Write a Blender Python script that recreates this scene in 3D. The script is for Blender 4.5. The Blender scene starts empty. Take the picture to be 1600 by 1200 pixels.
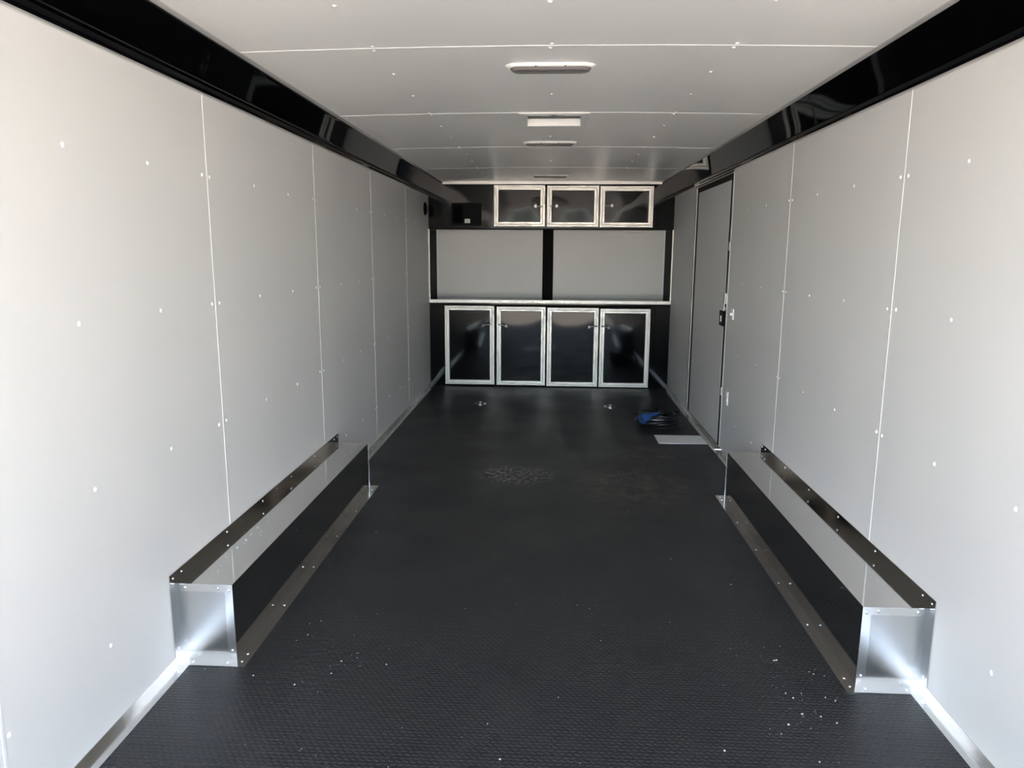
import bpy, bmesh, math, random
from mathutils import Vector, Matrix
random.seed(7)
scene = bpy.context.scene
COL = scene.collection

# ------------------------------------------------------------------ camera
F_PX, YAW, PITCH, ROLL, CAM_Z = 1141.97, .0525, .1792, .0052, 1.3775
def cam_axis(a, b, c):
    x = a*math.cos(ROLL) - b*math.sin(ROLL); u = a*math.sin(ROLL) + b*math.cos(ROLL)
    y = c*math.cos(PITCH) + u*math.sin(PITCH); z = -c*math.sin(PITCH) + u*math.cos(PITCH)
    return Vector((x*math.cos(YAW) - y*math.sin(YAW), x*math.sin(YAW) + y*math.cos(YAW), z))
cd = bpy.data.cameras.new('camera'); cam = bpy.data.objects.new('camera', cd); COL.objects.link(cam)
cd.sensor_width = 36; cd.lens = F_PX/1600*36; cd.clip_start = .02; cd.clip_end = 500
rx, uy, fz = cam_axis(1, 0, 0), cam_axis(0, 1, 0), cam_axis(0, 0, 1)
M = Matrix((rx, uy, -fz)).transposed().to_4x4(); M.translation = Vector((0, 0, CAM_Z))
cam.matrix_world = M
scene.camera = cam

# ------------------------------------------------------------------ world, sun, exposure
w = bpy.data.worlds.new('sky'); scene.world = w; w.use_nodes = True
nt = w.node_tree; nt.nodes.clear()
sky = nt.nodes.new('ShaderNodeTexSky'); sky.sky_type = 'NISHITA'
sky.sun_disc = False; sky.sun_elevation = math.radians(42); sky.sun_rotation = math.radians(25)
sky.air_density = 1.0; sky.dust_density = 3.0; sky.ozone_density = 1.0
bg = nt.nodes.new('ShaderNodeBackground'); bg.inputs['Strength'].default_value = .30
wo = nt.nodes.new('ShaderNodeOutputWorld')
hs = nt.nodes.new('ShaderNodeHueSaturation'); hs.inputs['Saturation'].default_value = .78
nt.links.new(sky.outputs[0], hs.inputs['Color']); nt.links.new(hs.outputs[0], bg.inputs[0]); nt.links.new(bg.outputs[0], wo.inputs[0])
sd = bpy.data.lights.new('sun', 'SUN'); sd.energy = 5.0; sd.angle = math.radians(.6); sd.color = (1, .93, .82)
sun = bpy.data.objects.new('sun', sd); COL.objects.link(sun)
sun.rotation_euler = Vector((-.10, -.70, -.80)).to_track_quat('-Z', 'Y').to_euler()
sun.location = (2, 6, 8)
vs = scene.view_settings
vs.view_transform = 'Standard'; vs.look = 'None'; vs.gamma = 1; vs.use_curve_mapping = False
vs.exposure = 3.47
scene.cycles.max_bounces = 14; scene.cycles.diffuse_bounces = 8; scene.cycles.glossy_bounces = 8
scene.cycles.use_denoising = True
scene.cycles.sample_clamp_indirect = 8

# ------------------------------------------------------------------ materials
def newmat(name, base, rough=.5, metal=0, spec=.5, **kw):
    m = bpy.data.materials.new(name); m.use_nodes = True
    b = m.node_tree.nodes['Principled BSDF']
    b.inputs['Base Color'].default_value = (*base, 1); b.inputs['Roughness'].default_value = rough
    b.inputs['Metallic'].default_value = metal; b.inputs['Specular IOR Level'].default_value = spec
    for k, v in kw.items(): b.inputs[k].default_value = v
    return m
class N:
    """small node helper"""
    def __init__(s, m): s.t = m.node_tree; s.b = s.t.nodes['Principled BSDF']
    def new(s, k, **p):
        n = s.t.nodes.new(k)
        for a, v in p.items(): setattr(n, a, v)
        return n
    def L(s, a, b): s.t.links.new(a, b)
    def m(s, op, *a):
        n = s.new('ShaderNodeMath', operation=op)
        for i, v in enumerate(a):
            if isinstance(v, (int, float)): n.inputs[i].default_value = v
            else: s.L(v, n.inputs[i])
        return n.outputs[0]
    def mapr(s, v, a, b, c, d):
        n = s.new('ShaderNodeMapRange'); s.L(v, n.inputs[0])
        for i, q in enumerate((a, b, c, d)): n.inputs[i+1].default_value = q
        return n.outputs[0]
    def noise(s, scale, stretch=(1, 1, 1), detail=3, rough=.5):
        tc = s.new('ShaderNodeTexCoord'); mp = s.new('ShaderNodeMapping'); mp.inputs['Scale'].default_value = stretch
        n = s.new('ShaderNodeTexNoise'); n.inputs['Scale'].default_value = scale
        n.inputs['Detail'].default_value = detail; n.inputs['Roughness'].default_value = rough
        s.L(tc.outputs['Object'], mp.inputs[0]); s.L(mp.outputs[0], n.inputs[0]); return n.outputs['Fac']
    def mix(s, fac, a, b):
        n = s.new('ShaderNodeMix', data_type='RGBA')
        if isinstance(fac, (int, float)): n.inputs[0].default_value = fac
        else: s.L(fac, n.inputs[0])
        for i, v in ((6, a), (7, b)):
            if isinstance(v, tuple): n.inputs[i].default_value = (*v, 1)
            else: s.L(v, n.inputs[i])
        return n.outputs[2]
    def bump(s, h, strength, dist):
        n = s.new('ShaderNodeBump'); n.inputs['Strength'].default_value = strength; n.inputs['Distance'].default_value = dist
        s.L(h, n.inputs['Height']); s.L(n.outputs[0], s.b.inputs['Normal'])

def sheet(name, base, rough, stretch, spec=.5, bump=.15):
    m = newmat(name, base, rough, 0, spec); n = N(m)
    if stretch: n.L(n.mapr(n.noise(2.2, stretch, 3), .3, .7, rough-.02, rough+.03), n.b.inputs['Roughness'])
    if bump: n.bump(n.noise(1.3, (1, 1, .6), 2), bump, .004)
    return m
M_WALL = sheet('white_painted_sheet', (.72, .715, .70), .42, (1, 6, .3))
M_CEIL = sheet('white_ceiling_sheet', (.81, .80, .78), .29, None, .5, 0)
M_SEAM = newmat('white_seam_strip', (.85, .85, .84), .3)
M_SCREW = newmat('white_screw_head', (.88, .88, .87), .18)
M_PLASTIC = newmat('white_plastic', (.82, .81, .78), .35)
M_OUTLET = newmat('white_socket_plastic', (.9, .9, .9), .3)

def metal(name, base, r0, r1, stretch, aniso=0, bump=.0, scale=40):
    m = newmat(name, base, r0, 1); n = N(m)
    f = n.noise(scale, stretch, 4, .6)
    n.L(n.mapr(f, .35, .7, r0, r1), n.b.inputs['Roughness'])
    if aniso:
        n.b.inputs['Anisotropic'].default_value = aniso
    if bump: n.bump(n.noise(scale*1.5, stretch, 3), bump, .001)
    return m
M_ALU = newmat('brushed_aluminium', (.74, .73, .71), .26, 1)
M_ALUF = metal('door_frame_aluminium', (.54, .525, .49), .38, .58, (1, 1, 1), scale=30, bump=.25)
M_ALUD = newmat('dull_aluminium_strip', (.34, .325, .31), .4, 1)
M_MIRROR = metal('polished_aluminium_sheet', (.66, .65, .63), .07, .10, (1, .2, 1), scale=30)
M_MIRROR_SIDE = metal('polished_aluminium_side', (.60, .60, .60), .07, .09, (1, .2, 1), scale=30)
M_TRIM = metal('floor_angle_aluminium', (.70, .69, .67), .19, .25, (1, .3, 1), scale=20)
M_RIVET = metal('rivet_aluminium', (.9, .9, .89), .15, .25, (1, 1, 1))
M_CHROME = metal('chrome', (.26, .26, .25), .32, .42, (1, 1, 1))
M_PLATE = metal('galvanised_plate', (.92, .92, .92), .5, .65, (1, 1, 1), bump=.4, scale=60)
M_PLATE.node_tree.nodes['Principled BSDF'].inputs['Metallic'].default_value = .55
M_GLOSS = newmat('glossy_black_sheet', (.002, .002, .0025), .06, 0, .14)
n = N(M_GLOSS); n.bump(n.noise(1.6, (1, 1, 1), 2), .5, .012)
M_DOORBLACK = newmat('glossy_black_door_panel', (.002, .002, .0025), .07, 0, .16)
n = N(M_DOORBLACK); n.bump(n.noise(2.2, (1, 1, .8), 1), .45, .014)
M_DOORHIGH = newmat('glossy_black_upper_door_panel', (.002, .002, .0025), .06, 0, .17)
n = N(M_DOORHIGH); n.bump(n.noise(3.2, (1, 1, .5), 1), .6, .022)
M_COVE = newmat('gloss_black_cove', (.0015, .0015, .002), .03, 0, .07)
M_BLACK = newmat('satin_black', (.003, .003, .0035), .55, 0, .05)
M_MATTE = newmat('black_plastic', (.0045, .0045, .005), .6, 0, .10)
M_RUBBER = newmat('black_cable_rubber', (.006, .006, .008), .3)
M_BLUE = newmat('blue_plug_plastic', (.016, .065, .22), .35)
M_LENS = newmat('grey_light_lens', (.16, .145, .14), .25)
M_GRILLE = newmat('dark_grille', (.002, .002, .002), .8, 0, .05)
M_DARK = newmat('dark_vent_screen', (.03, .04, .03), .5)
M_LABEL = newmat('white_label', (.75, .75, .75), .5)
M_CRUMB = newmat('white_crumb', (.8, .79, .76), .5)

# rubber floor with a raised tread of short bars
M_FLOOR = newmat('black_tread_rubber', (.020, .020, .021), .45, 0, .42)
n = N(M_FLOOR)
tc = n.new('ShaderNodeTexCoord'); sp = n.new('ShaderNodeSeparateXYZ'); n.L(tc.outputs['Object'], sp.inputs[0])
SX, SY = .0205, .0140
v = n.m('DIVIDE', sp.outputs[1], SY); row = n.m('FLOOR', v); par = n.m('FLOORED_MODULO', row, 2)
u = n.m('ADD', n.m('DIVIDE', sp.outputs[0], SX), n.m('MULTIPLY', par, .5)); colm = n.m('FLOOR', u)
lx = n.m('MULTIPLY', n.m('SUBTRACT', n.m('SUBTRACT', u, colm), .5), SX)
ly = n.m('MULTIPLY', n.m('SUBTRACT', n.m('SUBTRACT', v, row), .5), SY)
sg = n.m('SUBTRACT', n.m('MULTIPLY', par, 2), 1)
ca, sa = math.cos(.32), math.sin(.32); sas = n.m('MULTIPLY', sg, sa)
p = n.m('ADD', n.m('MULTIPLY', lx, ca), n.m('MULTIPLY', ly, sas))
q = n.m('SUBTRACT', n.m('MULTIPLY', ly, ca), n.m('MULTIPLY', lx, sas))
r2 = n.m('ADD', n.m('POWER', n.m('DIVIDE', n.m('ABSOLUTE', p), .0082), 2), n.m('POWER', n.m('DIVIDE', n.m('ABSOLUTE', q), .0034), 2))
n.bump(n.mapr(r2, .35, 1.1, 1, 0), 1.0, .0024)
def blob(cx, cy, rx_, ry_):
    a = n.m('DIVIDE', n.m('SUBTRACT', sp.outputs[0], cx), rx_); b = n.m('DIVIDE', n.m('SUBTRACT', sp.outputs[1], cy), ry_)
    return n.mapr(n.m('ADD', n.m('MULTIPLY', a, a), n.m('MULTIPLY', b, b)), .2, 1, 1, 0)
dirt = n.m('MULTIPLY', n.m('MAXIMUM', blob(.50, 4.25, .40, .45), blob(.70, 4.95, .28, .22)), n.mapr(n.noise(11, (1, 1, 1), 5, .7), .46, .62, 0, 1))
dust = n.mapr(n.noise(3.5, (1, 1, 1), 5, .65), .45, .8, 0, .18)
c1 = n.mix(dust, (.017, .0175, .019), (.045, .045, .046))
n.L(n.mix(n.m('MULTIPLY', dirt, .75), c1, (.12, .10, .075)), n.b.inputs['Base Color'])
wet = n.m('MULTIPLY', blob(-.20, 4.40, .30, .26), n.mapr(n.noise(30, (1, 1, 1), 3), .4, .6, 0, 1))
n.L(n.m('SUBTRACT', n.mapr(n.noise(2.5, (1, 1, 1), 3), .3, .7, .36, .48), n.m('MULTIPLY', wet, .28)), n.b.inputs['Roughness'])

M_GROUND = newmat('dry_gravel_ground', (.42, .37, .31), .95)
n = N(M_GROUND); n.L(n.mix(n.noise(6, (1, 1, 1), 6, .7), (.42, .37, .31), (.60, .54, .46)), n.b.inputs['Base Color'])

# ------------------------------------------------------------------ mesh helpers
def box(bm, x0, x1, y0, y1, z0, z1, bev=0):
    r = bmesh.ops.create_cube(bm, size=1)
    vs_ = r['verts']
    for v_ in vs_:
        v_.co = Vector(((x0+x1)/2 + v_.co.x*abs(x1-x0), (y0+y1)/2 + v_.co.y*abs(y1-y0), (z0+z1)/2 + v_.co.z*abs(z1-z0)))
    if bev:
        ed = list({e for v_ in vs_ for e in v_.link_edges})
        bmesh.ops.bevel(bm, geom=ed, offset=bev, segments=2, profile=.6, affect='EDGES')
def cyl(bm, c, axis, r, h, seg=24, r2_=None):
    """cylinder from point c along axis vector, length h"""
    a = Vector(axis).normalized(); rot = a.to_track_quat('Z', 'Y').to_matrix().to_4x4()
    bmesh.ops.create_cone(bm, cap_ends=True, segments=seg, radius1=r, radius2=r if r2_ is None else r2_, depth=h,
                          matrix=Matrix.Translation(Vector(c)+a*h/2) @ rot)
def dome(bm, c, axis, r, h, seg=14):
    """low domed head sitting on a surface"""
    a = Vector(axis).normalized(); rot = a.to_track_quat('Z', 'Y').to_matrix()
    prev = None
    for k, (rr, hh) in enumerate(((1, 0), (1, .25), (.82, .66), (.45, .93))):
        ring = [bm.verts.new(Vector(c) + rot @ Vector((r*rr*math.cos(t), r*rr*math.sin(t), h*hh))) for t in [i*2*math.pi/seg for i in range(seg)]]
        if prev:
            for i in range(seg): bm.faces.new((prev[i], prev[(i+1) % seg], ring[(i+1) % seg], ring[i]))
        prev = ring
    top = bm.verts.new(Vector(c) + rot @ Vector((0, 0, h)))
    for i in range(seg): bm.faces.new((prev[i], prev[(i+1) % seg], top))
def tube(bm, pts, r, seg=10, closed=False, cap=True):
    pts = [Vector(p_) for p_ in pts]; m_ = len(pts); rings = []
    up = Vector((0, 0, 1)); last = None
    for i, p_ in enumerate(pts):
        a = pts[(i-1) % m_] if (closed or i) else p_; b = pts[(i+1) % m_] if (closed or i < m_-1) else p_
        t = (b-a).normalized()
        x = (last - t*last.dot(t)) if last else t.cross(up if abs(t.z) < .9 else Vector((1, 0, 0)))
        x.normalize(); last = x; y = t.cross(x)
        rings.append([bm.verts.new(p_ + (x*math.cos(k*2*math.pi/seg) + y*math.sin(k*2*math.pi/seg))*r) for k in range(seg)])
    for i in range(m_ if closed else m_-1):
        A, B = rings[i], rings[(i+1) % m_]
        for k in range(seg): bm.faces.new((A[k], A[(k+1) % seg], B[(k+1) % seg], B[k]))
    if not closed and cap:
        bm.faces.new(rings[0][::-1]); bm.faces.new(rings[-1])
def extrude_y(bm, prof, y0, y1):
    """closed polygon (x, z) pushed from y0 to y1"""
    A = [bm.verts.new((x, y0, z)) for x, z in prof]; B = [bm.verts.new((x, y1, z)) for x, z in prof]
    k = len(prof)
    for i in range(k): bm.faces.new((A[i], A[(i+1) % k], B[(i+1) % k], B[i]))
    bm.faces.new(A[::-1]); bm.faces.new(B)
def obj(name, bm, mat, parent=None, smooth=False):
    bmesh.ops.recalc_face_normals(bm, faces=bm.faces)
    me = bpy.data.meshes.new(name); bm.to_mesh(me); bm.free(); me.materials.append(mat)
    if smooth:
        for p_ in me.polygons: p_.use_smooth = True
        me.set_sharp_from_angle(angle=math.radians(40))
    o = bpy.data.objects.new(name, me); COL.objects.link(o)
    if parent is not None: o.parent = parent
    return o
def bx(name, mat, parent, *a, bev=0):
    """part made of one bevelled box, world coordinates; parents sit at their own origin"""
    bm = bmesh.new(); o0 = origin(parent)
    box(bm, a[0]-o0.x, a[1]-o0.x, a[2]-o0.y, a[3]-o0.y, a[4]-o0.z, a[5]-o0.z, bev=bev)
    return obj(name, bm, mat, parent)
def origin(p_):
    o0 = Vector((0, 0, 0))
    while p_ is not None: o0 += Vector(p_.location); p_ = p_.parent
    return o0
def tag(o, label, cat, group=None, kind=None):
    o['label'] = label; o['category'] = cat
    if group: o['group'] = group
    if kind: o['kind'] = kind
    return o
def thing(name, loc, label, cat, group=None, kind=None):
    o = bpy.data.objects.new(name, None); COL.objects.link(o); o.location = loc; o.empty_display_size = .05
    return tag(o, label, cat, group, kind)
def dup(o, loc, parent=None):
    c = o.copy(); COL.objects.link(c); c.parent = parent if parent is not None else o.parent; c.location = loc
    return c
def dup_tree(root, loc, label):
    r = root.copy(); COL.objects.link(r); r.location = loc; r['label'] = label
    for ch in list(root.children):
        c = ch.copy(); COL.objects.link(c); c.parent = r
        for g in list(ch.children):
            d = g.copy(); COL.objects.link(d); d.parent = c
    return r

# ------------------------------------------------------------------ dimensions
XL, XR = -1.2458, 1.2056        # inner faces of the side walls
ZT, ZC = 1.937, 2.0554          # top of the side walls, edge of the ceiling
XCL, XCR = -1.1072, 1.0837      # ceiling edges
YB = 7.470                      # face of the cabinets
YK = 7.940                      # back wall
Y0 = -.80                       # rear opening
PIT = 1.219
SEAM = 2.665
XM = (XCL+XCR)/2
def zceil(x): return ZC + .014*(1-((x-XM)/1.1)**2)

# ------------------------------------------------------------------ floor
bm = bmesh.new(); box(bm, XL-.06, XR+.06, Y0, YK+.06, -.06, 0)
tag(obj('floor', bm, M_FLOOR), 'black rubber tread-plate floor of the trailer', 'floor', kind='structure')

# outside ground that the daylight bounces from
bm = bmesh.new(); box(bm, -60, 60, -80, 60, -.75, -.55)
tag(obj('ground', bm, M_GROUND), 'dry gravel yard outside the open rear of the trailer', 'ground', kind='structure')

# ------------------------------------------------------------------ side walls
bm = bmesh.new(); box(bm, XL-.05, XL-.008, Y0, YK+.06, -.06, ZC+.10); 
wl = tag(obj('wall_left', bm, M_WALL), 'long white panelled wall on the left', 'wall', kind='structure')
bm = bmesh.new(); box(bm, XR+.008, XR+.05, Y0, YK+.06, -.06, ZC+.10)
wr = tag(obj('wall_right', bm, M_WALL), 'long white panelled wall on the right with a narrow side door', 'wall', kind='structure')
seams = [SEAM + k*PIT for k in (-2, -1, 0, 1, 2, 3)]
def panels(parent, x0, x1, edges, y_end, z0=0, z1=ZT+.01):
    es = [Y0] + edges + [y_end]
    for a, b in zip(es, es[1:]):
        if b-a > .01: bx('wall_panel', M_WALL, parent, x0, x1, a+.0012, b-.0012, z0, z1)
panels(wl, XL-.008, XL, seams, YK)
D0, D1, DZ = 5.118, 6.372, 1.895            # side door opening
panels(wr, XR, XR+.008, [s for s in seams if s < D0-.05], D0-.03)
bx('wall_panel', M_WALL, wr, XR, XR+.008, D1+.03, YK, 0, ZT+.01)
for parent, x, s, ss in ((wl, XL, 1, seams), (wr, XR, -1, [q_ for q_ in seams if q_ < D0])):
    for i, y in enumerate(ss):
        wd = .0085 if i == 1 else .0042
        bx('seam_strip', M_SEAM, parent, x, x+s*.0014, y-wd/2-.0005, y+wd/2, .03, ZT, bev=.0005)

# white screw heads
def screw_mesh(axis, r=.0062, h=.0038):
    bm = bmesh.new(); dome(bm, (0, 0, 0), axis, r, h); cyl(bm, (0, 0, 0), axis, r*1.35, .0006, 14); return bm
proto = {}
def screws(key, parent, axis, pts, mat=M_SCREW, name='screw', **kw):
    for pt in pts:
        if key not in proto:
            proto[key] = obj(name, screw_mesh(axis, **kw), mat, parent, smooth=True); proto[key].location = pt
        else: dup(proto[key], pt, parent)
ZS = (1.640, 1.183, .728, .262)
def wall_screws(x, s, y_stop, blocked):
    out = []
    for k, z in enumerate(ZS):
        for i in range(-3, 14):
            j = i % 3; base = SEAM + (i//3)*PIT
            ys = [base-.029, base+.027] if j == 0 else [base+j*.4064+.02]
            for y in ys:
                if y > y_stop or y < .9 or blocked(y, z): continue
                out.append((x, y + random.uniform(-.008, .008), z + random.uniform(-.003, .003)))
    return out
screws('L', wl, (1, 0, 0), wall_screws(XL, 1, 7.2, lambda y, z: z < .35 and 2.15 < y < 4.15))
screws('R', wr, (-1, 0, 0), wall_screws(XR, -1, 7.2, lambda y, z: (z < .35 and 2.15 < y < 4.1) or D0-.1 < y < D1+.1))

# ------------------------------------------------------------------ back wall
bm = bmesh.new(); box(bm, XL-.05, XR+.05, YK+.006, YK+.06, -.06, ZC+.10)
wf = tag(obj('wall_front', bm, M_WALL), 'white back wall seen between counter and overhead cabinets', 'wall', kind='structure')
PX0, PX1 = -.097, .017
bx('wall_panel', M_WALL, wf, XL, PX0, YK, YK+.006, .85, 1.65)
bx('wall_panel', M_WALL, wf, PX1, XR, YK, YK+.006, .85, 1.65)
bx('post', M_BLACK, wf, PX0, PX1, YK-.016, YK+.004, .885, 1.62, bev=.002)

# ------------------------------------------------------------------ ceiling
cs = [2.6585 + k*PIT for k in (-2, -1, 0, 1, 2, 3)]
VX0, VX1, VY0, VY1 = -.150, .155, 3.905, 4.250      # vent hole
bm = bmesh.new(); box(bm, XL-.05, XR+.05, Y0, YK+.06, ZC+.13, ZC+.19)
ce = tag(obj('ceiling', bm, M_CEIL), 'low white panelled ceiling of the trailer', 'ceiling', kind='structure')
def ceil_panel(y0, y1, hole=None):
    bm = bmesh.new(); n_ = 14
    xs = [XCL-.02 + i*(XCR-XCL+.04)/n_ for i in range(n_+1)]
    if hole: xs = sorted([x for x in xs if not hole[0]-.02 < x < hole[1]+.02] + [hole[0], hole[1]])
    ysl = [y0, y1] if not hole else [y0, hole[2], hole[3], y1]
    for top, dz in ((0, 0), (1, .012)):
        g = [[bm.verts.new((x, y, zceil(x)+dz)) for x in xs] for y in ysl]
        for j in range(len(ysl)-1):
            for i in range(len(xs)-1):
                if hole and j == 1 and hole[0]-1e-6 <= xs[i] and xs[i+1] <= hole[1]+1e-6: continue
                bm.faces.new((g[j][i], g[j][i+1], g[j+1][i+1], g[j+1][i]))
    o = obj('ceiling_panel', bm, M_CEIL, ce, smooth=True); return o
es = [Y0] + cs + [YB+.01]
for a, b in zip(es, es[1:]):
    ceil_panel(a+.001, b-.001, (VX0, VX1, VY0, VY1) if a < 4 < b else None)
def arc_strip(name, y, w_, mat, parent, t=.0012):
    bm = bmesh.new(); xs = [XCL + i*(XCR-XCL)/12 for i in range(13)]
    prof = [(x, zceil(x)+.0005) for x in xs] + [(x, zceil(x)-t) for x in xs[::-1]]
    extrude_y(bm, prof, y-w_/2, y+w_/2)
    return obj(name, bm, mat, parent)
for y in cs: arc_strip('seam_strip', y, .0045, M_SEAM, ce)
pts = []
for i in range(-1, 12):
    j = i % 3; base = 2.6585 + (i//3)*PIT
    for x in (-.627, -.014, .607):
        for y in ([base-.026, base+.026] if j == 0 else [base + j*.4064-.04]):
            if y > 7.2 or y < 1.6: continue
            if abs(x) < .1 and (3.82 < y < 4.3 or 2.84 < y < 3.0 or 4.77 < y < 5.0): continue
            pts.append((x+random.uniform(-.006, .006), y, zceil(x)-.0005))
screws('C', ce, (0, 0, -1), pts)

# ------------------------------------------------------------------ black coves between walls and ceiling
def cove(name, xw, xc, label):
    s = 1 if xc > xw else -1
    root = thing(name, (xw, 0, ZT), label, 'trim', kind='structure')
    bm = bmesh.new()
    dx, dz = abs(xc-xw), ZC-ZT
    prof = [(0, -.012), (.006, -.012), (.009, -.006), (.009, .016)]
    k_ = 9
    for i in range(k_+1):                       # gently hollow face
        t = i/k_; sag = .002*math.sin(math.pi*t)
        prof.append((.014 + (dx-.016)*t - sag*dz/math.hypot(dx, dz)*.5, .016 + (dz-.020)*t + sag*dx/math.hypot(dx, dz)*.5))
    prof += [(dx, dz-.004), (dx, dz+.02), (0, dz+.02)]
    extrude_y(bm, [(s*x, z) for x, z in prof], Y0, YB+.012)
    obj('cove_cover', bm, M_COVE, root, smooth=True)
    bm = bmesh.new(); extrude_y(bm, [(s*x, z) for x, z in ((0, -.019), (.011, -.019), (.011, -.013), (0, -.013))], Y0, YB-.005)
    obj('edge_strip', bm, M_ALU, root).name = 'edge_strip'
    bm = bmesh.new(); extrude_y(bm, [(s*x, z) for x, z in ((dx-.003, dz-.0065), (dx+.014, dz-.0035), (dx+.014, dz+.002), (dx-.003, dz+.002))], Y0, YB-.005)
    obj('edge_strip', bm, M_ALU, root)
    return root
cove('trim_1', XL, XCL, 'glossy black cove running along the top of the left wall')
cove('trim_2', XR, XCR, 'glossy black cove running along the top of the right wall')

# ------------------------------------------------------------------ floor angles
BXL, BXR, BH = -1.0539, 1.0044, .2735
BL = (2.2372, 4.0839); BR = (2.2152, 4.0411); FL = .045
def rivets(key, parent, axis, pts, r=.0055, h=.0035):
    o0 = origin(parent)
    for pt in pts:
        loc = Vector(pt) - o0
        if key not in proto:
            bm = bmesh.new(); dome(bm, (0, 0, 0), axis, r, h)
            proto[key] = obj('rivet', bm, M_RIVET, parent, smooth=True); proto[key].location = loc
        else: dup(proto[key], loc, parent)
def angle_run(parent, xw, s, y0, y1):
    bm = bmesh.new()
    extrude_y(bm, [(xw, 0), (xw+s*.047, 0), (xw+s*.047, .0022), (xw+s*.0025, .0022), (xw+s*.0025, .026), (xw, .026)], y0, y1)
    obj('angle_strip', bm, M_TRIM, parent)
    ys = []; y = y0+.03 if y0 > 3 else y1-.045
    while y0 < y < y1:
        ys.append(y); y += .46 if y0 > 3 else -.46
    rivets('rf', parent, (0, 0, 1), [(xw+s*.030, yy, .0022) for yy in ys])
for nm, xw, s, by, lab, segs in (
        ('baseboard_left', XL, 1, BL, 'bright aluminium angle where the left wall meets the floor', None),
        ('baseboard_right', XR, -1, BR, 'bright aluminium angle where the right wall meets the floor', None)):
    root = thing(nm, (xw, 3, 0), lab, 'baseboard', kind='structure'); root.location = (0, 0, 0)
    angle_run(root, xw, s, Y0, by[0]-FL+.004)
    angle_run(root, xw, s, by[1]+FL-.004, YB-.002)

# ------------------------------------------------------------------ wheel well covers
def wheel_box(xw, xi, by, label):
    s = 1 if xi > xw else -1; y0, y1 = by; wd = abs(xi-xw)
    root = thing('wheel_well_cover', (xw, y0, 0), label, 'wheel well cover', 'metal wheel well covers on the floor')
    Lb = y1-y0; T = .0016; H = BH
    def part(name, mat, *a, bev=0, parent=root):
        bm = bmesh.new(); x0, x1 = sorted((s*a[0], s*a[1])); box(bm, x0, x1, *a[2:], bev=bev)
        return obj(name, bm, mat, parent)
    part('top_panel', M_MIRROR, .0018, wd, 0, Lb, H-T, H)
    part('wall_flange', M_MIRROR, .0018, T+.0018, -FL, Lb+FL, H, H+FL)
    part('side_panel', M_MIRROR_SIDE, wd-T, wd, .001, Lb-.001, 0, H-T)
    part('side_floor_flange', M_TRIM, wd, wd+FL, -FL, Lb+FL, .0003, .0022)
    for near in (1, 0):
        yy = (0, T) if near else (Lb-T, Lb)
        fy = (-FL, 0) if near else (Lb, Lb+FL)
        e = part('end_panel', M_ENDP, T, wd-T, yy[0], yy[1], 0, H-T)
        part('end_wall_flange', M_ENDP, .0018, T+.0018, fy[0], fy[1], .0025, H, parent=root)
        part('end_floor_flange', M_TRIM, .0026, wd+.0005, fy[0], fy[1], .0006, .0026, parent=root)
        d = -1 if near else 1; yf = 0 if near else Lb
        a, b = sorted((yf, yf+d*.0016))
        part('lap_strip', M_ALU, 0.012, wd-.001, a, b, H-.027, H-.001, bev=.0004)
        part('lap_strip', M_ALU, wd-.026, wd+.001, a-.0004, b+.0004, .024, H-.002, bev=.0004)
        part('lap_strip', M_ALU, .002, wd+.001, a-.0002, b+.0002, .002, .027, bev=.0004)
    bx0 = root.location
    R_ = lambda pts_, ax, key: rivets(key, root, ax, [(xw+s*p0, y0+p1, p2) for p0, p1, p2 in pts_], r=.0048, h=.003)
    ys = [-.022, .035] + [.035 + i*(Lb-.07)/5 for i in range(1, 6)]
    R_([(T+.0018, y, H+FL*.62) for y in ys] + [(T+.0018, Lb+.022, H+FL*.6), (T+.0018, -.022, .05), (T+.0018, Lb+.022, .05)], (s, 0, 0), 'wf%d' % s)
    R_([(wd+FL*.52, y, .0022) for y in [-.012] + ys[1:] + [Lb+.012]], (0, 0, 1), 'rb')
    R_([(wd-.013, -.002, H-.02), (wd-.05, -.0016, H-.014), (.03, -.0016, H-.014), (wd-.013, -.002, .035), (wd-.022, -.022, .0026), (.06, -.022, .0026)][:4], (0, -1, 0), 're')
    R_([(wd-.022, -.024, .0026), (.05, -.024, .0026)], (0, 0, 1), 'rb')
    return root
# brushed end sheets: fine grain that spreads highlights along one direction
M_ENDP = newmat('grained_aluminium_end_sheet', (.58, .57, .55), .30, 1); n = N(M_ENDP)
n.b.inputs['Anisotropic'].default_value = .75
n.b.inputs['Roughness'].default_value = .27
lc = wheel_box(XL, BXL, BL, 'long polished metal wheel well cover against the left wall')
rc = wheel_box(XR, BXR, BR, 'long polished metal wheel well cover against the right wall')

# ------------------------------------------------------------------ side door
dr = thing('door_1', (XR, D0, 0), 'narrow white side door with dark gaps and metal edging in the right wall', 'door', kind='structure')
bx('door_panel', M_WALL, dr, XR-.001, XR+.006, D0+.050, D1-.110, .030, DZ-.035)
bx('door_gap', M_MATTE, dr, XR+.0004, XR+.0078, D0-.004, D1+.03, .0, DZ+.035)
bx('jamb_strip', M_ALUF, dr, XR-.004, XR+.006, D1-.032, D1-.004, .012, DZ+.02, bev=.001)
bx('jamb_strip', M_SEAM, dr, XR-.001, XR+.006, D0-.024, D0-.004, .012, DZ+.02, bev=.001)
bx('head_strip', M_ALUF, dr, XR-.004, XR+.006, D0+.0, D1+.03, DZ+.006, DZ+.016, bev=.001)
bx('head_strip', M_ALUF, dr, XR-.002, XR+.006, D0+.0, D1+.03, DZ+.024, DZ+.030, bev=.001)
bx('door_sill', M_TRIM, dr, XR-.052, XR+.004, D0-.02, D1+.03, .0024, .0045)
for z in (1.42, .418): bx('hinge', M_SEAM, dr, XR-.004, XR+.004, D0-.012, D0+.014, z-.028, z+.028, bev=.002)
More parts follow.
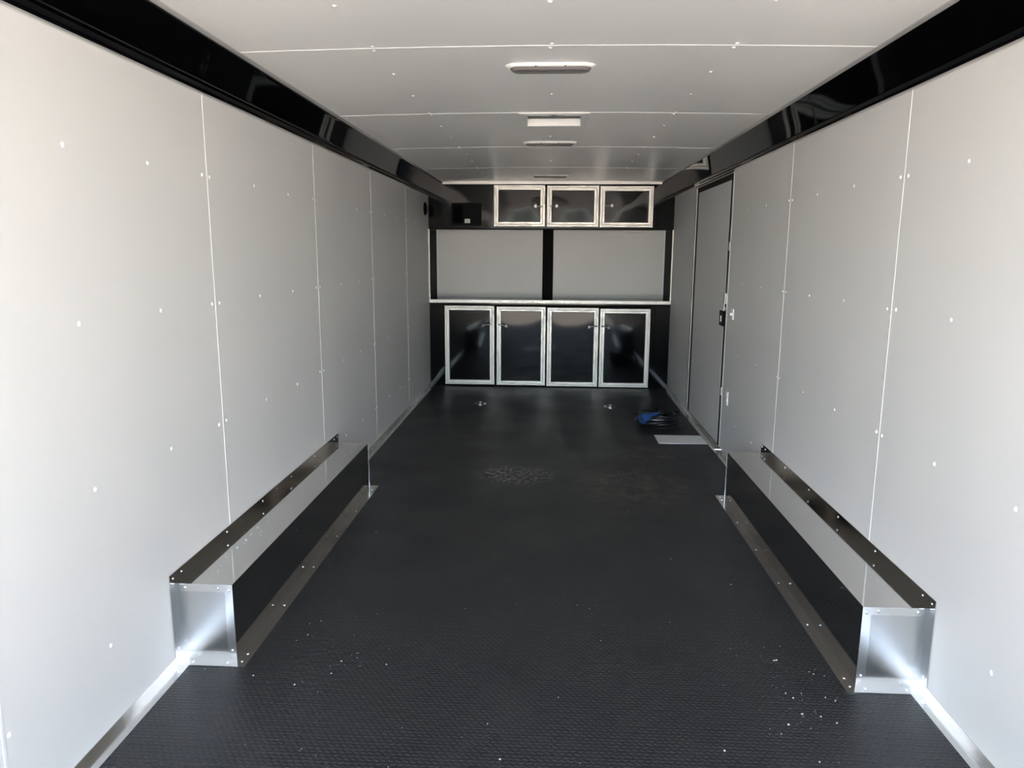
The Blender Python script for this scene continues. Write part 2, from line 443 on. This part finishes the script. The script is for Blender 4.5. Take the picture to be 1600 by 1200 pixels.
for z in (1.42, .92, .418): bx('hinge', M_ALUF, dr, XR-.006, XR+.004, D1-.02, D1+.02, z-.03, z+.03, bev=.002)
la = bx('latch', M_MATTE, dr, XR-.010, XR+.003, D0+.03, D0+.155, .872, .976, bev=.003)
bx('paddle', M_CHROME, la, XR-.018, XR-.008, D0+.075, D0+.10, .900, .945, bev=.004)
bm = bmesh.new()
box(bm, XR-.014, XR+.002, D0-.004, D0+.035, 1.03, 1.105, bev=.002); box(bm, XR-.018, XR-.002, D0+.0, D0+.02, .985, 1.01, bev=.002)
cyl(bm, (XR-.012, D0+.012, 1.0), (0, 0, 1), .005, .11, 12)
o = obj('slide_bolt', bm, M_CHROME, dr); o.location = -dr.location

# ------------------------------------------------------------------ fittings on the walls
def plate_thing(name, y, z, h, label, cat):
    r = thing(name, (XR, y, z), label, cat)
    bx('cover_plate', M_OUTLET, r, XR-.006, XR, y-.028, y+.028, z-h/2, z+h/2, bev=.002)
    return r
sw = plate_thing('light_switch', 4.925, .975, .070, 'small white switch on the right wall beside the door latch', 'switch')
bx('toggle', M_OUTLET, sw, XR-.020, XR-.005, 4.915, 4.935, .968, .985, bev=.002)
ou = plate_thing('wall_outlet', 4.945, .405, .095, 'small white power outlet low on the right wall near the side door', 'outlet')
for z in (.388, .424): bx('socket', M_PLASTIC, ou, XR-.009, XR-.004, 4.930, 4.960, z-.013, z+.013, bev=.003)
dv = thing('round_wall_vent', (XL, 7.27, 1.785), 'small black round fitting high on the left wall beside the overhead cabinet', 'vent')
bm = bmesh.new(); cyl(bm, (0, 0, 0), (1, 0, 0), .062, .012, 32); cyl(bm, (.012, 0, 0), (1, 0, 0), .05, .01, 32, .042)
obj('vent_cover', bm, M_MATTE, dv, smooth=True)

# ------------------------------------------------------------------ base cabinet
def cab_door(root, x0, x1, z0, z1, yf, hx, hz, hside, kind):
    """framed door: mitred aluminium frame, black panel, lever latch"""
    d = bpy.data.objects.new('door', None); COL.objects.link(d); d.parent = root
    o0 = origin(root); d.location = Vector(((x0+x1)/2, yf, z0)) - o0; d.empty_display_size = .05
    W, Hh = x1-x0, z1-z0; fw = .052
    bm = bmesh.new()
    # stepped profile swept round the opening with mitred corners
    prof = [(0, 0), (0, -.016), (.004, -.020), (.015, -.020), (.017, -.008), (.024, -.008), (.028, -.022), (fw-.006, -.022), (fw, -.016), (fw, 0)]
    rings = []
    for cx, cz, sx, sz in ((-W/2, 0, 1, 1), (W/2, 0, -1, 1), (W/2, Hh, -1, -1), (-W/2, Hh, 1, -1)):
        rings.append([bm.verts.new((cx+sx*a, b, cz+sz*a)) for a, b in prof])
    for i in range(4):
        A, B = rings[i], rings[(i+1) % 4]
        for k in range(len(prof)-1): bm.faces.new((A[k], A[k+1], B[k+1], B[k]))
    obj('door_frame', bm, M_ALUF, d)
    bm = bmesh.new(); g = 8
    vv = [[bm.verts.new((-W/2+fw-.006 + (W-2*fw+.012)*i/g, -.008 - .0022*math.sin(math.pi*i/g)*math.sin(math.pi*j/g), fw-.006+(Hh-2*fw+.012)*j/g)) for i in range(g+1)] for j in range(g+1)]
    for j in range(g):
        for i in range(g): bm.faces.new((vv[j][i], vv[j][i+1], vv[j+1][i+1], vv[j+1][i]))
    obj('door_panel', bm, M_DOORBLACK if kind == 'low' else M_DOORHIGH, d, smooth=True)
    # latch: round boss with a lever toward the frame
    bm = bmesh.new(); lx_, lz_ = hx-(x0+x1)/2, hz-z0
    if kind == 'low':
        cyl(bm, (lx_-hside*.036, -.009, lz_-.004), (0, -1, 0), .016, .020, 20, .013)
        tube(bm, [(lx_-hside*.040, -.026, lz_-.005), (lx_-hside*.010, -.031, lz_+.004), (lx_+hside*.018, -.031, lz_+.007), (lx_+hside*.044, -.028, lz_+.006)], .0075, 10)
        tube(bm, [(lx_-hside*.044, -.026, lz_-.008), (lx_-hside*.058, -.024, lz_-.022)], .006, 10)
    else:
        cyl(bm, (lx_, -.009, lz_), (0, -1, 0), .018, .016, 24, .015)
        tube(bm, [(lx_, -.026, lz_), (lx_+hside*.03, -.032, lz_-.001), (lx_+hside*.068, -.030, lz_-.003)], .0080, 10)
        cyl(bm, (lx_, -.024, lz_), (0, -1, 0), .011, .012, 20)
    obj('handle', bm, M_CHROME, d, smooth=True)
    return d
bc = thing('base_cabinet', ((XL+XR)/2, YB, 0), 'black base cabinet with four aluminium-framed doors under the counter', 'cabinet')
bx('cabinet_body', M_BLACK, bc, XL+.003, XR-.003, YB, YK-.02, .001, .846)
bx('side_filler', M_GLOSS, bc, XL+.003, -1.096, YB-.004, YB, .003, .842)
bx('side_filler', M_GLOSS, bc, 1.016, XR-.003, YB-.004, YB, .003, .842)
for x0, x1, z0, z1, hx, hz, hs in ((-1.088, -.574, .016, .834, -.650, .637, 1), (-.554, -.050, .013, .828, -.492, .634, -1),
                                  (-.038, .487, .008, .822, .430, .630, 1), (.499, 1.008, .006, .816, .552, .628, -1)):
    cab_door(bc, x0, x1, z0, z1, YB-.001, hx, hz, hs, 'low')

ct = thing('countertop', ((XL+XR)/2, YB, .847), 'shiny black countertop with an aluminium front edge', 'countertop')
bx('worktop', M_GLOSS, ct, XL+.003, XR-.003, YB-.02, YK-.018, .847, .893, bev=.001)
bx('edge_strip', M_ALUF, ct, XL+.003, XR-.003, YB-.030, YB-.0205, .860, .895, bev=.003)
o0 = origin(ct)
rivets('rc', ct, (0, -1, 0), [(XL+.12+i*.315, YB-.030, .878) for i in range(8)], r=.004, h=.002)

# black side linings of the niche above the counter
for nm, s, xw, lab in (('trim_3', 1, XL, 'black lining panel at the left end of the counter niche'), ('trim_4', -1, XR, 'black lining panel at the right end of the counter niche')):
    r = thing(nm, (xw, YB, .9), lab, 'trim', kind='structure')
    a, b = sorted((xw+s*.001, xw+s*.010)); bx('lining', M_BLACK, r, a, b, YB-.004, YK, .894, 1.596)
    a, b = sorted((xw+s*.001, xw+s*.013)); bx('edge_strip', M_ALUF, r, a, b, YB-.012, YB-.004, .894, 1.596, bev=.001)
    a, b = sorted((xw+s*.010, xw+s*.022)); bx('corner_strip', M_SEAM, r, a, b, YK-.006, YK, .894, 1.596, bev=.001)

# ------------------------------------------------------------------ overhead cabinet
oc = thing('overhead_cabinet', ((XL+XR)/2, YB, 1.597), 'glossy black overhead cabinet with three framed doors below the ceiling', 'cabinet')
bx('cabinet_body', M_GLOSS, oc, XL+.003, XR-.003, YB, YK-.002, 1.598, ZC-.004)
bx('bottom_strip', M_BLACK, oc, XL+.003, XR-.003, YB-.006, YB+.02, 1.594, 1.606, bev=.002)
bx('top_strip', M_ALUD, oc, XCL+.012, XCR-.012, YB-.012, YB, ZC-.022, ZC+.012, bev=.002)
for x0, x1, z0, z1, hx, hz, hs in ((-.583, -.071, 1.622, 2.026, -.165, 1.822, 1), (-.054, .459, 1.620, 2.022, .040, 1.824, -1), (.469, .994, 1.618, 2.017, .585, 1.828, -1)):
    cab_door(oc, x0, x1, z0, z1, YB-.001, hx, hz, hs, 'high')

# breaker panel screwed to the overhead cabinet
ep = thing('breaker_panel', (-.855, YB, 1.63), 'black breaker box mounted left of the overhead cabinet doors', 'electrical panel')
bx('panel_box', M_MATTE, ep, -1.003, -.708, YB-.030, YB-.0005, 1.632, 1.853, bev=.004)
bx('vent_grille', M_GRILLE, ep, -.982, -.893, YB-.034, YB-.029, 1.655, 1.832, bev=.002)
bx('panel_door', M_MATTE, ep, -.878, -.716, YB-.036, YB-.029, 1.642, 1.845, bev=.003)
bx('label_plate', M_LABEL, ep, -.872, -.818, YB-.0375, YB-.0355, 1.656, 1.696, bev=.0005)
bx('label_plate', M_MATTE, ep, -.849, -.842, YB-.0385, YB-.0370, 1.660, 1.675)

# ------------------------------------------------------------------ ceiling lights
def stadium(bm, lx_, ly_, z0, z1, inset=0, seg=10):
    """rounded-end slab, tapering by inset toward z1 (downwards)"""
    def ring(ins, z):
        r = ly_/2-ins*.6; cx = lx_/2-ly_/2-ins*.4; out = []
        for k in range(seg+1):
            t = -math.pi/2 + math.pi*k/seg; out.append((cx+r*math.cos(t), r*math.sin(t), z))
        for k in range(seg+1):
            t = math.pi/2 + math.pi*k/seg; out.append((-cx+r*math.cos(t), r*math.sin(t), z))
        return [bm.verts.new(c) for c in out]
    A, B = ring(0, z0), ring(inset, z1); n_ = len(A)
    C_ = ring(inset*1.6, z1 - (.002 if z1 < z0 else -.002))
    for P, Q in ((A, B), (B, C_)):
        for i in range(n_): bm.faces.new((P[i], P[(i+1) % n_], Q[(i+1) % n_], Q[i]))
    bm.faces.new(A); bm.faces.new(C_)
def ceiling_light(x, y, label):
    r = thing('ceiling_light', (x, y, zceil(x)), label, 'ceiling light', 'oval lights along the middle of the ceiling')
    bm = bmesh.new(); stadium(bm, .345, .105, 0, -.009, .008); obj('housing', bm, M_PLASTIC, r, smooth=True)
    bm = bmesh.new(); stadium(bm, .31, .075, -.009, -.020, .008); obj('lens', bm, M_LENS, r, smooth=True)
    for xx in (-.055, .055):
        bm = bmesh.new(); dome(bm, (xx, -.043, -.0085), (0, 0, -1), .006, .004); obj('screw', bm, M_RIVET, r, smooth=True)
    return r
l1 = ceiling_light(-.014, 2.935, 'white oval ceiling light with grey lens, nearest of the three')
dup_tree(l1, (-.022, 4.90, zceil(0)), 'white oval ceiling light just behind the square roof vent')
dup_tree(l1, (-.022, 6.96, zceil(0)), 'white oval ceiling light closest to the overhead cabinet')

# ------------------------------------------------------------------ roof vent
rv = thing('roof_vent', (0, 4.055, zceil(0)), 'square white roof vent recessed in the ceiling between two lights', 'roof vent')
zc = zceil(0)
bm = bmesh.new(); X0, X1, YA, YZ, zz = VX0, VX1, VY0-4.055, VY1-4.055, 0
fo = .026
def rect(a, z): return [(X0-a, YA-a, z), (X1+a, YA-a, z), (X1+a, YZ+a, z), (X0-a, YZ+a, z)]
loops = [rect(fo, -.001), rect(fo, -.005), rect(.002, -.008), rect(-.006, -.005), rect(-.010, .038), rect(fo, .038)]
VV = [[bm.verts.new(c) for c in lp] for lp in loops]
for A, B in zip(VV, VV[1:]):
    for i in range(4): bm.faces.new((A[i], A[(i+1) % 4], B[(i+1) % 4], B[i]))
obj('vent_frame', bm, M_PLASTIC, rv)
bx('screen', M_DARK, rv, X0+.006, X1-.006, VY0+.006, VY1-.006, zc+.032, zc+.038)
bx('crossbar', M_PLASTIC, rv, X0+.008, X1-.008, 4.035, 4.060, zc+.014, zc+.022, bev=.002)
bm = bmesh.new(); cyl(bm, (0, .0, .026), (0, 0, -1), .028, .018, 24, .020); tube(bm, [(0, 0, .012), (.03, -.01, .008), (.05, -.015, .008)], .005)
obj('crank_knob', bm, M_LENS, rv, smooth=True)

# ------------------------------------------------------------------ floor rings
def d_ring(x, y, label):
    r = thing('tie_down_ring', (x, y, 0), label, 'tie-down ring', 'tie-down rings in the floor')
    bm = bmesh.new(); g = 28
    ro, ri = .058, .040
    for a, b, za, zb in ((ro, ro, .0005, .004), (ro, ri, .004, .006), (ri, ri-.004, .006, .0012)):
        A = [bm.verts.new((a*math.cos(i*2*math.pi/g)*1.0, a*math.sin(i*2*math.pi/g), za)) for i in range(g)]
        B = [bm.verts.new((b*math.cos(i*2*math.pi/g)*1.0, b*math.sin(i*2*math.pi/g), zb)) for i in range(g)]
        for i in range(g): bm.faces.new((A[i], A[(i+1) % g], B[(i+1) % g], B[i]))
    bm.faces.new(B)
    obj('base_plate', bm, M_ALU, r, smooth=True)
    bm = bmesh.new()
    tube(bm, [(.030*math.cos(t), .030*math.sin(t)-.002, .011 + .004*math.sin(t)) for t in [i*2*math.pi/20 for i in range(20)]], .0055, 8, closed=True)
    obj('ring', bm, M_CHROME, r, smooth=True)
    bm = bmesh.new(); box(bm, -.012, .012, .018, .038, .003, .018, bev=.003); obj('clip', bm, M_CHROME, r)
    return r
dr1 = d_ring(-.635, 6.545, 'small metal tie-down ring in the floor in front of the left cabinet doors')
dup_tree(dr1, (.548, 6.505, 0), 'small metal tie-down ring in the floor in front of the rightmost cabinet door')

# ------------------------------------------------------------------ threshold plate by the side door
tp = thing('threshold_plate', (.97, 5.36, 0), 'flat galvanised metal plate on the floor by the side door', 'metal plate')
bm = bmesh.new(); box(bm, .802-.97, 1.156-.97, -.122, .122, .0005, .004, bev=.0012)
obj('plate', bm, M_PLATE, tp)
bm = bmesh.new()
for i in range(14):
    for j in range(9):
        a = math.radians(45 if (i+j) % 2 else -45); c = Vector((-.145+i*.0225, -.10+j*.025, .004))
        d = Vector((math.cos(a), math.sin(a), 0)); e_ = Vector((-d.y, d.x, 0))
        vs_ = [bm.verts.new(c+d*.010), bm.verts.new(c+e_*.0028), bm.verts.new(c-d*.010), bm.verts.new(c-e_*.0028), bm.verts.new(c+Vector((0, 0, .0016)))]
        for k in range(4): bm.faces.new((vs_[k], vs_[(k+1) % 4], vs_[4]))
obj('raised_tread', bm, M_PLATE, tp)
rivets('rp', tp, (0, 0, 1), [(1.125, 5.36, .004), (.83, 5.36, .004)], r=.008, h=.004)

# ------------------------------------------------------------------ coiled power cord
pc = thing('power_cord', (.880, 5.80, 0), 'coiled black power cord with a blue plug on the floor', 'power cord')
bm = bmesh.new(); pts = []; turns = 9; ns = 40
for i in range(turns*ns+1):
    t = i/ns; a = 2*math.pi*t + .6
    rr = .140 + .030*math.sin(t*2.3+.5); k = t % 1
    lift = .014 + .0125*t*.8 + .006*math.sin(a*2+t)
    pts.append((.02*math.sin(t*3.1) + rr*math.cos(a), .015*math.cos(t*2.2) + rr*.86*math.sin(a), max(.0085, lift if t > .9 else .009 + lift*t*.4)))
tube(bm, pts, .0095, 8)
obj('cable', bm, M_RUBBER, pc, smooth=True)
bm = bmesh.new()
q0 = Vector((-.145, -.120, .082)); dirn = Vector((.80, .50, .18)).normalized()
cyl(bm, q0, dirn, .036, .062, 24, .034); cyl(bm, q0+dirn*.060, dirn, .029, .060, 24, .022); cyl(bm, q0+dirn*.118, dirn, .019, .045, 20, .013)
cyl(bm, q0-dirn*.008, dirn, .041, .018, 24)
bt = bmesh.new(); tube(bt, [q0+dirn*.155, q0+dirn*.20+Vector((.01, .01, 0)), q0+dirn*.22+Vector((.03, .03, -.03)), q0+dirn*.22+Vector((.05, .05, -.075))], .0085, 8)
obj('cable_end', bt, M_RUBBER, pc, smooth=True)
pl = obj('plug', bm, M_BLUE, pc, smooth=True)
bm = bmesh.new()
for a in (0.4, 2.5, 4.6):
    off = Vector((0, .016*math.cos(a), .016*math.sin(a))); cyl(bm, q0-dirn*.030+off, dirn, .0035, .030, 10)
obj('prong', bm, M_CHROME, pl, smooth=True)
bm = bmesh.new(); box(bm, -.03, .03, .10, .16, .015, .110, bev=.004); o = obj('cable_tie', bm, M_MATTE, pc)
o.scale = (.35, 1, 1)

# ------------------------------------------------------------------ loose crumbs
def crumbs(name, spots, label, zf=0.0):
    bm = bmesh.new()
    for cx, cy, rx_, ry_, k in spots:
        for _ in range(k):
            x = random.gauss(cx, rx_); y = random.gauss(cy, ry_)
            if not (zf or XL+.06 < x < XR-.06): continue
            if not zf and ((x < BXL+.06 and BL[0]-.06 < y < BL[1]+.06) or (x > BXR-.06 and BR[0]-.06 < y < BR[1]+.06)): continue
            if zf and not (XL+.01 < x < BXL-.005 and BL[0]+.01 < y < BL[1]-.01): continue
            sz = random.choice((.0005, .0006, .0007, .0008, .0011, .0019)) * random.uniform(.7, 1.2)
            r = bmesh.ops.create_icosphere(bm, subdivisions=1, radius=sz, matrix=Matrix.Translation((x, y, zf+sz*(1.0 if zf else .6))))
            st = random.uniform(1, 2.2); a = random.uniform(0, 3)
            for v_ in r['verts']:
                dx_, dy_ = v_.co.x-x, v_.co.y-y
                v_.co.x = x + dx_*(1+(st-1)*abs(math.cos(a))); v_.co.y = y + dy_*(1+(st-1)*abs(math.sin(a)))
    return tag(obj(name, bm, M_CRUMB), label, 'debris', kind='stuff')
crumbs('floor_crumbs', [(-.75, 2.2, .14, .25, 80), (.78, 2.1, .10, .2, 70), (0, 2.6, .6, .6, 40), (.7, 4.3, .25, .3, 30), (-.2, 2.0, .5, .2, 25)], 'tiny white crumbs scattered over the black floor')
crumbs('wheel_cover_crumbs', [(-1.17, 2.62, .02, .12, 40), (-1.14, 3.1, .04, .5, 40)], 'white drilling crumbs on top of the left wheel well cover', zf=BH+.0006)
